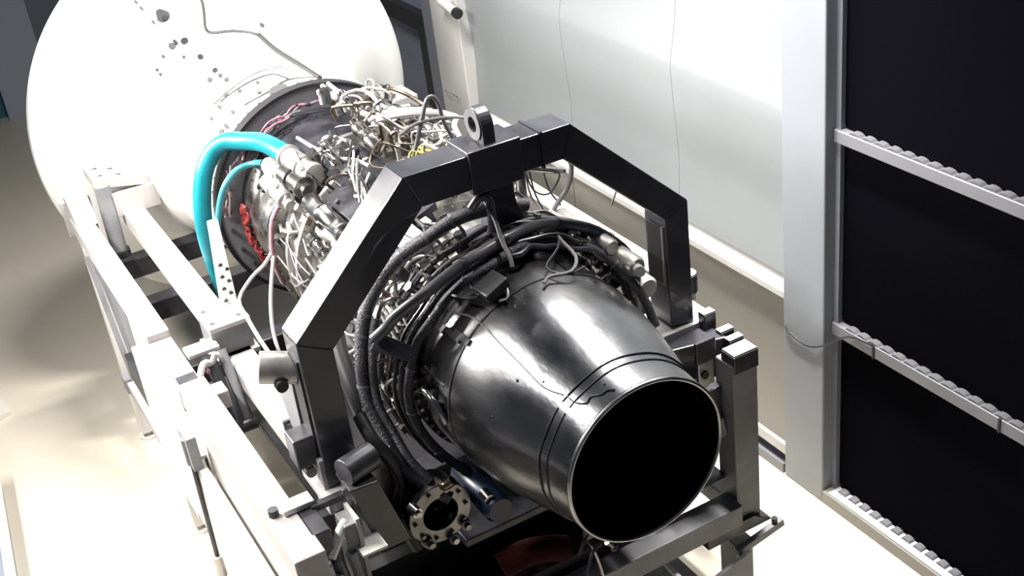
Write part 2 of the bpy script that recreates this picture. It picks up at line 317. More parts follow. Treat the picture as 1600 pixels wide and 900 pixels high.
# ================================================================ ENGINE
eng = thing('jet_engine', 'dark steel jet engine with open exhaust nozzle and tangled pipes and wires', 'jet engine', (0, 1.5, 0))
NOZ = [(0, .320), (.03, .324), (.12, .332), (.2, .355), (.3, .380), (.4, .403), (.5, .421), (.65, .433), (.8, .438), (.93, .436)]
build('exhaust_nozzle', G().lathe(NOZ + [(.93, .42), (.65, .418), (.3, .366), (.12, .322), (.0, .312), (0, .320)], 128), 'nozzle', eng, smooth=True)
nz = bpy.data.objects['exhaust_nozzle']
build('nozzle_lip', G().lathe([(-.004 + .011 * math.sin(t * .3927) , .317 + .008 * math.cos(t * .3927)) for t in range(17)], 128), 'nozzle2', nz, smooth='all')
build('liner', G().lathe([(.005, .310), (.12, .318), (.3, .360), (.9, .40), (1.2, .39), (1.2, .06)], 96), 'bore_black', eng, smooth=True)
build('exhaust_cone', G().lathe([(.62, .012), (.64, .02), (.9, .12), (1.19, .17)], 48), 'bore_black', eng, smooth=True)
build('nozzle_seam', G().ring(.652, .660, .425, .4365, 128), 'casing_dark', nz, smooth=True)
def nr(y):
    for (a, ra), (b, rb) in zip(NOZ, NOZ[1:]):
        if a <= y <= b: return ra + (rb - ra) * (y - a) / (b - a)
    return .32
def nzp(p, lift): return E(p[1], nr(max(0, p[1])) + lift, math.degrees(math.atan2(p[2], p[0])))
NC = [(-.280, .802, .337), (-.257, .724, .35), (-.249, .64, .35), (-.251, .551, .339), (-.247, .437, .32), (-.242, .366, .305), (-.233, .243, .277), (-.205, .165, .275)]
build('lockwire_cable', G().tube([nzp(p, .003) for p in NC], .0035, 6), 'wire_grey', nz, smooth=True)
for yy in (.115, .150):
    build('clamp_band', G().tube([E(yy + .0015 * math.sin(a * .15), nr(yy) + .002, a) for a in range(-40, 131, 5)], .0032, 6, smooth=1), 'casing_dark', nz, smooth=True)
    build('clamp_band', G().tube([E(yy + .002 * math.sin(a * .2), nr(yy) + .002, a) for a in range(134, 250, 5)], .0032, 6, smooth=1), 'casing_dark', nz, smooth=True)
build('tab_wire', G().tube([nzp(p, .004) for p in [(-.199, .150, .275), (-.191, .105, .269), (-.17, .07, .275), (-.15, .075, .29), (-.12, .050, .300), (-.10, .050, .31), (-.079, .030, .314)]], .0028, 6), 'casing_dark', nz, smooth=True)
# overlapping jagged doubler strip at upper left
g = G()
for k, (a, b) in enumerate([(140.5, 3.0), (139.5, 4.0), (138.5, 3.0), (137.5, 5.0), (136.5, 3.2)]):
    y0 = .90 - k * .052; g.lathe([(y0, nr(y0) + .001), (y0, nr(y0) + .008), (y0 - .054, nr(y0 - .054) + .008), (y0 - .054, nr(y0 - .054) + .001)], 3, a - b / 2, a + b / 2)
build('doubler_strip', g, 'black', nz)
build('access_door_edge', G().tube([nzp(p, .002) for p in [(-.42, .86, .13), (-.42, .70, .12)]], .003, 6), 'nozzle2', nz)
# scoop on the left of the nozzle
g = G().tube([E(.86, .450, 176), E(.80, .466, 171), E(.73, .462, 173), E(.70, .448, 178), E(.69, .440, 184)], .014, 10)
build('scoop', g, 'nozzle2', eng, smooth=True); build('scoop_mouth', G().hexa([E(.80, .43, 175), E(.72, .43, 175), E(.72, .43, 184), E(.80, .43, 184), E(.80, .452, 175), E(.72, .452, 175), E(.72, .452, 184), E(.80, .452, 184)]), 'casing_dark', eng, bevel=.004)
for p in [(.40, .45, 161), (.26, .38, 128), (.58, .435, 103), (.08, .335, 106), (.35, .40, 136)]:
    build('stud', G().cyl(E(p[0], nr(p[0]) - .002, p[2]), E(p[0], nr(p[0]) + .006, p[2]), .005, 8), 'chrome', nz)
# flange with bolts behind the nozzle
build('rear_flange', G().ring(.925, .955, .40, .462, 96), 'casing_dark', eng, smooth=True)
me_b = G().cyl(E(.905, .451, 0), E(.935, .451, 0), .0075, 6); 
for k in range(60):
    a = k * 6; build('bolt', G().cyl(E(.908, .451, a), E(.930, .451, a), .0075, 6), 'chrome_dull' if k % 4 else 'chrome', eng)
# turbine and combustor casings
build('turbine_casing', G().lathe([(.95, .415), (1.0, .43), (1.12, .435), (1.14, .47), (1.16, .47), (1.18, .44), (1.38, .445), (1.40, .475), (1.43, .475), (1.45, .45), (1.75, .455), (1.77, .475), (1.80, .475), (1.82, .455), (2.05, .455)], 96), 'casing', eng, smooth=True)
build('compressor_casing', G().lathe([(2.05, .455), (2.06, .495), (2.085, .495), (2.095, .46), (2.20, .46), (2.21, .485), (2.235, .485), (2.245, .46), (2.36, .455), (2.37, .50), (2.40, .50), (2.41, .45)], 96), 'casing_pale', eng, smooth=True)
build('fan_casing', G().lathe([(2.41, .45), (2.60, .448), (2.90, .450), (2.98, .455)], 96), 'casing_dark', eng, smooth=True)
build('fan_casing_skin', G().lathe([(2.43, .453), (2.62, .452), (2.90, .454), (2.90, .448), (2.43, .447)], 48, 142, 258), 'casing', eng, smooth=True)
build('mount_ring', G().ring(2.955, 3.0, .44, .572, 128), 'stand_grey', eng, smooth=True)
build('rim_band', G().ring(2.945, 3.012, .572, .590, 128), 'rubber', eng, smooth=True)
g = G()
for k in range(26): a = 60 + k * 6; g.cyl(E(2.84, .452, a), E(2.84, .462, a), .007, 6)
build('rivet_row', g, 'chrome', eng, kind='stuff')
for a in (176, 186, 199, 211): build('bolt', G().cyl(E(2.93, .53, a), E(2.96, .53, a), .012, 6), 'chrome', eng)
# flange bolts of the casings (left and top, where seen)
for yy, rr in ((1.13, .462), (1.39, .467), (2.05, .487), (2.36, .492)):
    for k in range(26):
        a = 60 + k * 6.4; build('bolt', G().cyl(E(yy - .012, rr, a), E(yy + .02, rr, a), .007, 6), 'chrome', eng)
# red lacing round the mount ring and pink sleeving over the top
def hugpath(y0, r0, a0, a1, st=4, jy=.01, jr=.008, sd=1):
    q = random.Random(sd); n = max(2, int(abs(a1 - a0) / st)); return [E(y0 + q.uniform(-jy, jy), r0 + q.uniform(-jr, jr), a0 + (a1 - a0) * k / n) for k in range(n + 1)]
for k in range(5): build('red_lacing', G().tube(hugpath(2.90 - k * .012, .468 + .006 * (k % 3), 168, 232, 2.5, .014, .012, 40 + k), .0075, 6), 'red', eng, smooth=True)
for k in range(7): build('pink_sleeve', G().tube(hugpath(2.91 - k * .012, .50 + .010 * (k % 4), 82 + 4 * k, 150 - 3 * k, 4, .016, .016, 60 + k), .0065, 6), ['pink', 'wire_grey', 'casing_dark'][k % 3], eng, smooth=True)
for k in range(5): build('pink_sleeve', G().tube(hugpath(2.93, .525 + .008 * k, 138 + 3 * k, 176, 4, .012, .008, 80 + k), .006, 6), ['pink', 'wire_white'][k % 2], eng, smooth=True)
# ---- big looms and ducts round the nozzle
def poly(y_a, r): return [E(y, r_, a) for y, r_, a in y_a]
LOOM1 = [(.66, .60, 216), (.73, .63, 206), (.80, .64, 197), (.90, .63, 190), (.98, .63, 183), (1.02, .62, 176), (1.03, .62, 168), (1.06, .62, 158), (1.08, .62, 150), (1.08, .62, 137), (1.06, .62, 125), (1.02, .62, 115), (1.01, .62, 104), (.99, .62, 96), (1.0, .60, 86), (1.02, .585, 72)]
build('outer_cable_loom', G().tube([E(*p) for p in LOOM1], .028, 14), 'loom', eng, smooth=True)
LO = bpy.data.objects['outer_cable_loom']
for i in (4, 5, 7, 8, 9, 10, 11, 12):
    y, r, a = LOOM1[i]; p = E(y, r, a); q = E(LOOM1[i + 1][0], r, LOOM1[i + 1][2]); d = (q - p).normalized()
    build('loom_tie', G().cyl(p - d * .006, p + d * .006, .0305, 14), 'duct', LO, smooth=True)
build('outer_cable_loom', G().tube([E(y - .035, r - .03, a) for y, r, a in LOOM1[1:9]], .018, 12), 'loom', eng, smooth=True)
DUCT = [(.96, .62, 155), (.93, .60, 149), (.90, .60, 143), (.83, .58, 128), (.82, .56, 112), (.82, .55, 103), (.84, .545, 92), (.87, .55, 78), (.89, .555, 64), (.90, .575, 48), (.90, .59, 36), (.90, .61, 24), (.90, .62, 10), (.92, .62, -6)]
build('bleed_air_duct', G().tube([E(*p) for p in DUCT], .023, 16), 'duct', eng, smooth=True)
DU = bpy.data.objects['bleed_air_duct']
for i in (4, 6, 8, 10):
    p = E(*DUCT[i]); q = E(*DUCT[i + 1]); d = (q - p).normalized(); build('duct_clamp', G().cyl(p - d * .008, p + d * .008, .026, 16), 'chrome_dull', DU, smooth=True)
build('chrome_duct', G().tube([E(y + .07, r - .01, a) for y, r, a in DUCT[6:13]], .018, 12), 'chrome_dull', eng, smooth=True)
LOOM3 = [(.76, .52, 240), (.78, .51, 230), (.80, .50, 219), (.82, .50, 209), (.86, .50, 199), (.88, .50, 187), (.87, .50, 175), (.85, .50, 163), (.85, .50, 150), (.82, .50, 137), (.82, .50, 127), (.81, .50, 116), (.79, .50, 106), (.81, .50, 92), (.84, .50, 78), (.84, .505, 66), (.83, .51, 50), (.80, .52, 34), (.74, .53, 16), (.70, .54, 0)]
build('inner_cable_loom', G().tube([E(*p) for p in LOOM3], .019, 12), 'loom', eng, smooth=True)
LI = bpy.data.objects['inner_cable_loom']
for i in (3, 5, 7, 9, 11, 13, 15, 17):
    p = E(*LOOM3[i]); q = E(*LOOM3[i + 1]); d = (q - p).normalized(); build('loom_tie', G().cyl(p - d * .004, p + d * .004, .0215, 12), 'duct', LI, smooth=True)
build('inner_cable_loom', G().tube([E(y + .04, r + .012, a - 1) for y, r, a in LOOM3[3:]], .012, 10), 'loom', eng, smooth=True)
for k, (dy, dr, m, rr) in enumerate([(.075, .0, 'chrome', .007), (.11, .015, 'chrome', .007), (.06, .03, 'wire_black', .008), (.14, .02, 'chrome_dull', .008), (.19, .03, 'loom', .014)]):
    build('fuel_pipe', G().tube([E(y + dy, r + dr, a) for y, r, a in LOOM3[2 + k % 2:15]], rr, 8), m, eng, smooth=True)
# lower left: thick black drain hose, second loom, flanged port
build('drain_hose', G().tube([(-.70, .90, .0), (-.698, .80, -.06), (-.662, .78, -.134), (-.634, .78, -.222), (-.625, .78, -.288), (-.645, .78, -.348), (-.654, .78, -.414), (-.652, .77, -.481), (-.62, .76, -.60)], .027, 14), 'rubber', eng, smooth=True)
build('drain_hose', G().tube([(-.60, 1.30, .22), (-.64, 1.18, .12), (-.655, 1.06, .02), (-.648, 1.0, -.079), (-.63, 1.0, -.133), (-.597, 1.0, -.26), (-.563, .98, -.39), (-.54, .95, -.50)], .036, 14), 'rubber', eng, smooth=True)
build('hose_elbow', G().tube([(-.70, 1.25, .10), (-.725, 1.18, .04), (-.71, 1.10, -.04)], .018, 10), 'chrome_dull', eng, smooth=True)
pc = (-.535, -.405); PS = 1.2
g = G().ring(.66, .70, .076, .135, 40, c=pc); port = build('port_flange', g, 'chrome_dull', eng, smooth=True, bevel=.004)
build('port_tube', G().lathe([(.69, .077), (.80, .079), (.80, .12), (.72, .12)], 32, c=pc), 'casing_dark', port, smooth=True)
build('port_bore', G().lathe([(.78, .079), (.78, .001)], 24, c=pc), 'bore_black', port)
for k in range(10):
    a = math.radians(k * 36); x, z = pc[0] + (.11) * math.cos(a), pc[1] + .11 * math.sin(a); build('bolt', G().cyl((x, .645, z), (x, .665, z), .009, 6), 'chrome_dull', port)
for dx, dz, m in ((-.10, .07, 'chrome'), (-.07, -.10, 'chrome_dull'), (.03, -.13, 'chrome'), (.09, -.09, 'chrome_dull')):
    build('port_fitting', G().cyl((pc[0] + dx, .635, pc[1] + dz), (pc[0] + dx * 1.1, .68, pc[1] + dz * 1.1), .022, 12).cyl((pc[0] + dx, .62, pc[1] + dz), (pc[0] + dx, .64, pc[1] + dz), .013, 8), m, port, smooth=True)
build('port_elbow', G().tube([(-.47, .64, -.26), (-.50, .66, -.285), (-.52, .70, -.27)], .02, 10), 'bronze', eng, smooth=True)
build('oil_canister', G().lathe([(.55, .001), (.55, .05), (.57, .062), (.86, .062), (.88, .05), (.88, .001)], 28, c=(-.33, -.42)), 'blue', eng, smooth=True)
build('canister_cap', G().cyl((-.36, .57, -.365), (-.36, .62, -.36), .022, 14), 'chrome', eng, smooth=True)
# dark bracket plate and the actuator box near the nozzle top
build('bracket_plate', G().hexa([E(.98, .60, 153), E(.86, .50, 153), E(.86, .50, 160), E(.98, .62, 160), E(.955, .61, 152), E(.83, .50, 152), E(.83, .50, 159), E(.955, .63, 159)]), 'hoist', eng, bevel=.003)
build('black_connector', G().obox((-.165, .70, .455), (Vector((.93, .1, .36)), Vector((-.1, 1, 0)), Vector((-.36, 0, .93))), (.055, .05, .022)), 'black', eng, bevel=.008)
build('connector_wire', G().tube([E(.84, .50, 125), E(.74, .51, 122), E(.70, .49, 118), E(.73, .47, 114), E(.78, .48, 116), E(.80, .50, 113)], .006, 6), 'wire_black', eng, smooth=True)
build('connector_wire', G().tube([E(.82, .47, 108), E(.70, .475, 104), E(.62, .46, 108), E(.64, .455, 112)], .005, 6), 'wire_grey', eng, smooth=True)
# hanging grey cable over the duct (left of centre) and one on the right
build('hanging_cable', G().tube([(-.02, 1.0, .70), (-.03, .92, .66), (-.035, .86, .62), (-.05, .80, .57), (-.055, .74, .52), (-.06, .72, .49)], .009, 8), 'wire_grey', eng, smooth=True)
build('hanging_cable', G().tube([(.30, 1.02, .42), (.23, .88, .47), (.19, .78, .49), (.18, .66, .47), (.12, .60, .455), (.04, .62, .455), (.0, .60, .45)], .007, 8), 'wire_grey', eng, smooth=True)
build('hanging_cable', G().tube([(.26, 1.02, .44), (.21, .84, .48), (.15, .74, .485), (.06, .68, .46), (.10, .60, .45), (.19, .62, .44)], .005, 6), 'wire_black', eng, smooth=True)
# ---- pale brackets, links and pipes between the looms and the casing, left side
q = random.Random(11)
for k in range(64):
    a = 98 + (k * 97) % 104 + q.uniform(-2, 2); y = q.choice([.97, 1.0, 1.06, 1.12, 1.2, 1.26, 1.32]) + q.uniform(-.02, .02); r = q.uniform(.48, .56)
    kind = k % 4
    if kind == 0:
        build('bracket', G().hexa([E(y, .44, a), E(y + .05, .44, a), E(y + .05, .44, a + 4), E(y, .44, a + 4), E(y, r, a), E(y + .06, r, a), E(y + .06, r, a + 4), E(y, r, a + 4)]), q.choice(['plate', 'chrome', 'casing_pale']), eng, bevel=.003)
    elif kind == 1:
        build('link_rod', G().tube([E(y - .06, r + .03, a), E(y + .12, r - .02, a + q.uniform(-5, 5))], .009, 8, smooth=1).cyl(E(y - .075, r + .03, a), E(y - .055, r + .03, a), .014, 8), 'chrome', eng, smooth=True)
    elif kind == 2:
        build('fitting', G().cyl(E(y, .45, a), E(y, r + .02, a), .016, 10).cyl(E(y, r + .01, a), E(y, r + .03, a), .021, 6), q.choice(['chrome', 'chrome_dull', 'bronze']), eng, smooth=True)
    else:
        build('fuel_pipe', G().tube([E(y, .46, a), E(y, r + .03, a + 2), E(y + .03, r + .035, a + 8), E(y + .05, r, a + 14), E(y + .06, .455, a + 16)], .0075, 7), q.choice(['chrome', 'chrome_dull', 'wire_white']), eng, smooth=True)
for k in range(7):
    y0 = 1.0 + .045 * k; a0 = 96 + q.uniform(0, 14); a1 = a0 + q.uniform(50, 95); build('fuel_pipe', G().tube(hugpath(y0, .478 + .012 * (k % 3), a0, min(a1, 205), 6, .012, .008, 200 + k), .008, 7), ['chrome', 'chrome_dull', 'casing_dark', 'chrome'][k % 4], eng, smooth=True)
for k in range(10):   # slim rectangular frames seen beside the hoist
    a = 112 + k * 8.5; y = 1.16 + .02 * (k % 3); r = .53
    pts = [E(y, r, a), E(y + .10, r, a + 1), E(y + .10, r + .02, a + 6), E(y, r + .02, a + 5), E(y, r, a)]
    build('bracket_frame', G().tube(pts, .007, 6, smooth=1), ['chrome', 'casing_pale'][k % 2], eng, smooth=True)
for k in range(4):    # finned clip under the looms, left of the nozzle
    build('vane_bracket', G().hexa([E(.97, .47, 148 + k * 3.2), E(1.06, .47, 148 + k * 3.2), E(1.06, .47, 149 + k * 3.2), E(.97, .47, 149 + k * 3.2), E(.95, .54, 148 + k * 3.2), E(1.04, .54, 148 + k * 3.2), E(1.04, .54, 149 + k * 3.2), E(.95, .54, 149 + k * 3.2)]), 'chrome', eng)
for k, (a, y) in enumerate([(150, 1.0), (144, .99), (137, .98), (131, .97), (125, .96), (119, .96), (113, .96)]):
    build('shroud_plate', G().hexa([E(y, .50, a), E(y + .09, .48, a), E(y + .09, .48, a + 4.5), E(y, .50, a + 4.5), E(y, .515, a), E(y + .09, .495, a), E(y + .09, .495, a + 4.5), E(y, .515, a + 4.5)]), 'plate' if k % 2 else 'casing_pale', eng, bevel=.004)
for k in range(5):
    a = 160 - 3.2 * k; build('heat_shield_slat', G().hexa([E(.93, .50, a), E(1.03, .57, a - 9), E(1.03, .57, a - 8), E(.93, .50, a + 1), E(.93, .51, a), E(1.03, .58, a - 9), E(1.03, .58, a - 8), E(.93, .51, a + 1)]), 'plate', eng)
# ---- right shoulder: dark manifold and bright casings
for k in range(10):
    build('fuel_pipe', G().tube(hugpath(.80 + .035 * k, .50 + .018 * (k % 4), 96 - 2 * k, 2 + 3 * (k % 3), 7, .022, .014, 300 + k), [.011, .008, .014, .009][k % 4], 8), ['casing_dark', 'chrome_dull', 'loom', 'chrome'][k % 4], eng, smooth=True)
for k in range(14):
    a = 8 + k * 5.6; y = .86 + .05 * (k % 3); build('fitting', G().cyl(E(y, .47, a), E(y, .545 + .012 * (k % 3), a), .017, 10).cyl(E(y - .03, .53, a), E(y + .03, .53, a), .010, 8), ['chrome_dull', 'casing_dark', 'chrome'][k % 3], eng, smooth=True)
build('igniter_box', G().hexa([E(1.02, .47, 34), E(1.20, .47, 34), E(1.20, .47, 48), E(1.02, .47, 48), E(1.02, .56, 34), E(1.20, .56, 34), E(1.20, .56, 47), E(1.02, .56, 47)]), 'casing_pale', eng, bevel=.01)
for c_, r_, y0, y1, m in [((.50, .27), .045, .74, 1.12, 'casing_pale'), ((.56, .14), .050, .76, 1.05, 'plate'), ((.43, .36), .035, .80, 1.2, 'casing_pale')]:
    build('accumulator', G().lathe([(y0, .001), (y0, r_ * .8), (y0 + .015, r_), (y1 - .015, r_), (y1, r_ * .8), (y1, .001)], 20, c=c_), m, eng, smooth=True)
build('white_sleeve', G().tube([(.46, .66, .30), (.52, .78, .24), (.57, .86, .10), (.60, .92, -.05)], .022, 10), 'casing_pale', eng, smooth=True)
# pipes seen through the right half of the lifting frame
build('vent_tube', G().cyl((.29, 1.25, .605), (.50, 1.25, .520), .016, 14), 'chrome', eng, smooth=True)
build('vent_tube', G().cyl((.22, 1.25, .575), (.30, 1.25, .548), .014, 14), 'chrome', eng, smooth=True)
build('tall_fitting', G().cyl((.285, 1.24, .40), (.285, 1.24, .63), .022, 12).cyl((.285, 1.24, .60), (.285, 1.24, .64), .028, 12), 'chrome_dull', eng, smooth=True)
build('bent_pipe', G().tube([(.20, 1.2, .42), (.20, 1.2, .50), (.23, 1.2, .53), (.27, 1.2, .48), (.28, 1.2, .40)], .011, 10), 'chrome', eng, smooth=True)
build('bent_pipe', G().tube([(.15, 1.2, .47), (.17, 1.15, .44), (.24, 1.1, .45), (.34, 1.05, .43), (.44, 1.02, .38)], .009, 8), 'chrome_dull', eng, smooth=True)
build('arched_hose', G().tube([(.47, 1.2, .62), (.50, 1.2, .595), (.509, 1.2, .551), (.493, 1.2, .489), (.456, 1.2, .442), (.414, 1.2, .405), (.391, 1.2, .365)], .011, 10), 'wire_grey', eng, smooth=True)
for k, pts in enumerate([[(.30, 1.22, .60), (.33, 1.22, .50), (.40, 1.22, .46), (.46, 1.22, .52), (.44, 1.22, .56)], [(.40, 1.25, .56), (.42, 1.25, .46), (.44, 1.2, .40)], [(.31, 1.2, .60), (.315, 1.18, .50), (.33, 1.12, .42), (.36, 1.06, .40)], [(.29, 1.2, .60), (.29, 1.17, .50), (.31, 1.1, .43)], [(.55, .98, .44), (.60, 1.0, .50), (.66, 1.05, .56)]]):
    build('thin_wire', G().tube(pts, .004, 6), 'wire_black' if k != 3 else 'bronze', eng, smooth=True)
# ---- accessory pile on top of the engine (behind the lifting frame)
def acc(name, m, fn): return build(name, fn, m, eng, smooth=True, bevel=.004)
def cbox(y0, y1, a0, a1, r0, r1): return G().hexa([E(y0, r0, a0), E(y1, r0, a0), E(y1, r0, a1), E(y0, r0, a1), E(y0, r1, a0), E(y1, r1, a0), E(y1, r1, a1), E(y0, r1, a1)])
acc('shaded_casing_cover', 'casing_dark', cbox(1.35, 1.95, 96, 128, .44, .535))  # dark cover puts the shaded casing top into colour
acc('shaded_casing_cover', 'casing_dark', cbox(1.95, 2.35, 92, 118, .44, .50))
acc('control_box', 'mid_grey', cbox(1.15, 1.42, 112, 134, .44, .56))
for (y, a) in [(1.42, 100), (1.55, 104), (1.72, 108), (1.88, 112), (1.5, 124), (1.66, 122), (1.84, 125)]: build('bolt', G().cyl(E(y, .50, a), E(y, .545, a), .012, 6), 'chrome_dull', eng)
def turned(p0, p1, r, m, name):
    p0 = Vector(p0); p1 = Vector(p1); d = p1 - p0; pr = [(0, .6), (.03, 1), (.3, 1), (.32, 1.15), (.38, 1.15), (.40, .95), (.75, .95), (.77, 1.1), (.83, 1.1), (.85, .7), (1, .7)]
    g = G(); ax = d.normalized(); u = ax.orthogonal().normalized(); v = ax.cross(u); n = 18; vs = []
    for t, s_ in pr:
        for k in range(n): th = 2 * math.pi * k / n; vs.append(p0 + d * t + (u * math.cos(th) + v * math.sin(th)) * r * s_)
    fs = [(i * n + k, i * n + (k + 1) % n, (i + 1) * n + (k + 1) % n, (i + 1) * n + k) for i in range(len(pr) - 1) for k in range(n)]
    g.add(vs, fs + [tuple(range(n)), tuple((len(pr) - 1) * n + k for k in range(n))]); return build(name, g, m, eng, smooth=True)
turned(E(2.02, .55, 133), E(1.52, .54, 134), .045, 'chrome', 'actuator')
turned(E(2.38, .54, 131), E(2.10, .53, 130), .050, 'chrome_dull', 'fuel_pump')
turned(E(2.55, .52, 141), E(2.20, .52, 142), .040, 'casing_pale', 'valve_body')
turned(E(2.66, .49, 134), E(2.44, .52, 134), .045, 'plate', 'valve_body')
turned(E(1.95, .50, 148), E(1.70, .52, 149), .030, 'chrome', 'valve_body')
turned(E(2.0, .56, 110), E(1.98, .70, 112), .012, 'chrome', 'sensor_stem'); turned(E(2.1, .54, 112), E(2.06, .66, 114), .012, 'chrome', 'sensor_stem')
turned(E(1.65, .60, 74), E(2.25, .64, 78), .055, 'casing', 'starter_housing')
turned(E(1.35, .58, 68), E(1.62, .62, 66), .05, 'chrome_dull', 'pump_housing')
turned(E(2.3, .55, 62), E(2.7, .57, 68), .06, 'casing', 'pump_housing')
turned(E(1.9, .58, 94), E(2.3, .58, 90), .035, 'chrome', 'filter_bowl')
q = random.Random(23)
mats = ['chrome', 'chrome_dull', 'casing_pale', 'wire_white', 'casing', 'casing_dark', 'bronze', 'casing_dark']
# knotty small pieces in three fields: (y0,y1,a0,a1,rmin,rmax,count)
for (y0, y1, a0, a1, r0, r1, n) in [(1.30, 2.75, 56, 90, .50, .66, 130), (2.0, 2.35, 100, 124, .50, .60, 26), (1.45, 1.95, 100, 125, .53, .57, 9), (2.0, 2.65, 130, 150, .47, .55, 22), (2.0, 2.4, 150, 170, .465, .50, 8), (1.4, 2.0, 138, 168, .465, .50, 12)]:
    for k in range(n):
        y = q.uniform(y0, y1); a = q.uniform(a0, a1); r = q.uniform(r0, r1); m = q.choice(mats[:5] if a0 > 130 else mats); s_ = q.uniform(.6, 1.25)
        if k % 4 == 0:
            build('fitting', G().cyl(E(y, r - .06, a), E(y, r, a), .017 * s_, 10).cyl(E(y, r - .01, a), E(y, r + .012, a), .023 * s_, 6), m, eng, smooth=True)
        elif k % 4 == 1:
            build('bracket', cbox(y, y + .05 * s_, a, a + 3.2 * s_, r - .03, r), m, eng, bevel=.003)
        elif k % 4 == 2:
            L = q.uniform(.06, .2); da = q.uniform(-14, 14)
            build('fuel_pipe', G().tube([E(y, r - .05, a), E(y, r, a), E(y + L * .3, r + .02, a + da * .4), E(y + L, r, a + da), E(y + L, r - .05, a + da)], .0075 * s_, 7), m, eng, smooth=True)
        else:
            L = q.uniform(.05, .16); build('link_rod', G().tube([E(y, r, a), E(y + L, r - .01, a + q.uniform(-8, 8))], .010 * s_, 8, smooth=1), m, eng, smooth=True)
# long wires and conduits on top
def wire(pts, r, m, name='wire'): return build(name, G().tube([E(*p) for p in pts], r, 8), m, eng, smooth=True)
wire([(2.95, .57, 80), (2.75, .57, 82), (2.5, .59, 84), (2.25, .62, 85), (2.12, .63, 86)], .014, 'wire_white', 'white_conduit')
wire([(2.95, .58, 77), (2.75, .58, 78), (2.5, .60, 80), (2.3, .63, 82)], .012, 'wire_white', 'white_conduit')
wire([(2.05, .66, 88), (1.98, .69, 83), (1.92, .71, 76), (1.88, .72, 68), (1.86, .71, 62)], .016, 'wire_white', 'white_conduit')
wire([(2.10, .65, 90), (2.04, .69, 84), (1.98, .71, 77), (1.94, .715, 70)], .011, 'wire_white', 'white_conduit')
wire([(1.88, .72, 68), (1.8, .73, 66), (1.72, .71, 70), (1.6, .68, 72)], .012, 'wire_white', 'white_conduit')
build('looped_hose', G().tube([(-.13, 1.3, .80), (-.10, 1.3, .871), (-.075, 1.3, .931), (-.046, 1.3, .989), (-.018, 1.3, .990), (.0, 1.3, .95), (.009, 1.3, .879), (.035, 1.3, .803), (.05, 1.3, .72)], .009, 8), 'wire_grey', eng, smooth=True)
build('looped_hose', G().tube([(-.16, 1.35, .86), (-.106, 1.3, .905), (.004, 1.26, .91), (.10, 1.15, .91), (.09, 1.08, .93), (.02, 1.0, .99)], .007, 8), 'wire_grey', eng, smooth=True)
for k in range(26):
    y = q.uniform(1.35, 2.3); a = q.uniform(62, 92); r = .66 + q.uniform(-.03, .05)
    pts = [(y, r - .05, a)]
    for j in range(4): y += q.uniform(-.02, .16); a += q.uniform(-9, 9); pts.append((y, r + q.uniform(-.02, .03), a))
    pts.append((y, r - .07, a)); wire(pts, q.choice([.005, .007, .009]), q.choice(['wire_white', 'wire_grey', 'chrome', 'bronze', 'wire_white']))
for k in range(6): wire([(2.2 - .1 * k, .56, 98 + 2 * k), (2.05 - .1 * k, .60, 102 + 3 * k), (1.92 - .09 * k, .585, 110 + 2 * k), (1.85 - .09 * k, .55, 113 + 3 * k)], .006, ['chrome', 'wire_white', 'wire_grey'][k % 3])
wire([(2.62, .50, 112), (2.3, .55, 112), (2.1, .56, 110), (1.95, .58, 106), (1.82, .58, 104)], .009, 'wire_white')
wire([(1.98, .57, 110), (1.7, .60, 112), (1.5, .60, 118), (1.42, .58, 124)], .008, 'chrome')
for k in range(3): wire([(1.52 + .01 * k, .66, 97 - 2 * k), (1.53, .70 + .005 * k, 94 - 2 * k), (1.47, .69, 91 - 2 * k), (1.50, .68, 88 - 2 * k), (1.56, .67, 92 - 2 * k)], .006, 'yellow', 'yellow_wire')
wire([(1.42, .66, 84), (1.36, .70, 80), (1.32, .69, 76), (1.38, .68, 73), (1.44, .66, 78)], .010, 'darkred', 'red_wire')
turned(E(2.16, .52, 122), E(2.50, .56, 124), .056, 'casing_pale', 'hose_elbow')
turned(E(2.30, .50, 136), E(2.58, .50, 138), .045, 'plate', 'hose_elbow')
# left flank wires
for k in range(8):
    y = q.uniform(1.5, 2.7); a = q.uniform(132, 176); pts = []
    for j in range(5): pts.append((y, .475 + q.uniform(0, .035), a)); y -= q.uniform(.03, .13); a += q.uniform(-4, 9)
    wire(pts, q.choice([.004, .006]), q.choice(['chrome', 'wire_white', 'wire_grey', 'casing_dark']))
for k in range(3): wire([(2.33 + .02 * k, .51, 142), (2.34 + .02 * k, .52, 155), (2.33 + .02 * k, .515, 168), (2.34 + .02 * k, .51, 182), (2.35 + .02 * k, .505, 195)], .008, ['pink', 'wire_white', 'chrome'][k])
wire([(2.42, .47, 196), (2.2, .485, 188), (2.05, .51, 180), (1.95, .48, 172)], .005, 'wire_grey')
wire([(1.95, .50, 160), (1.75, .48, 168), (1.60, .49, 178), (1.5, .48, 190)], .006, 'wire_grey')
# four-hole boss on the pale casing
build('inspection_boss', G().cyl(E(1.86, .45, 164), E(1.86, .468, 164), .035, 20), 'casing_pale', eng, smooth=True)
for k in range(4):
    th = math.radians(45 + 90 * k); build('bolt', G().cyl(E(1.86 + .019 * math.cos(th), .462, 164 + 2.4 * math.sin(th)), E(1.86 + .019 * math.cos(th), .476, 164 + 2.4 * math.sin(th)), .007, 6), 'casing_dark', eng)
build('side_plate', G().hexa([E(2.0, .50, 186), E(1.72, .52, 186), E(1.72, .52, 190), E(2.0, .50, 190), E(2.0, .50, 184.5), E(1.72, .52, 184.5), E(1.72, .535, 188), E(2.0, .515, 188)]), 'plate', eng, bevel=.003)

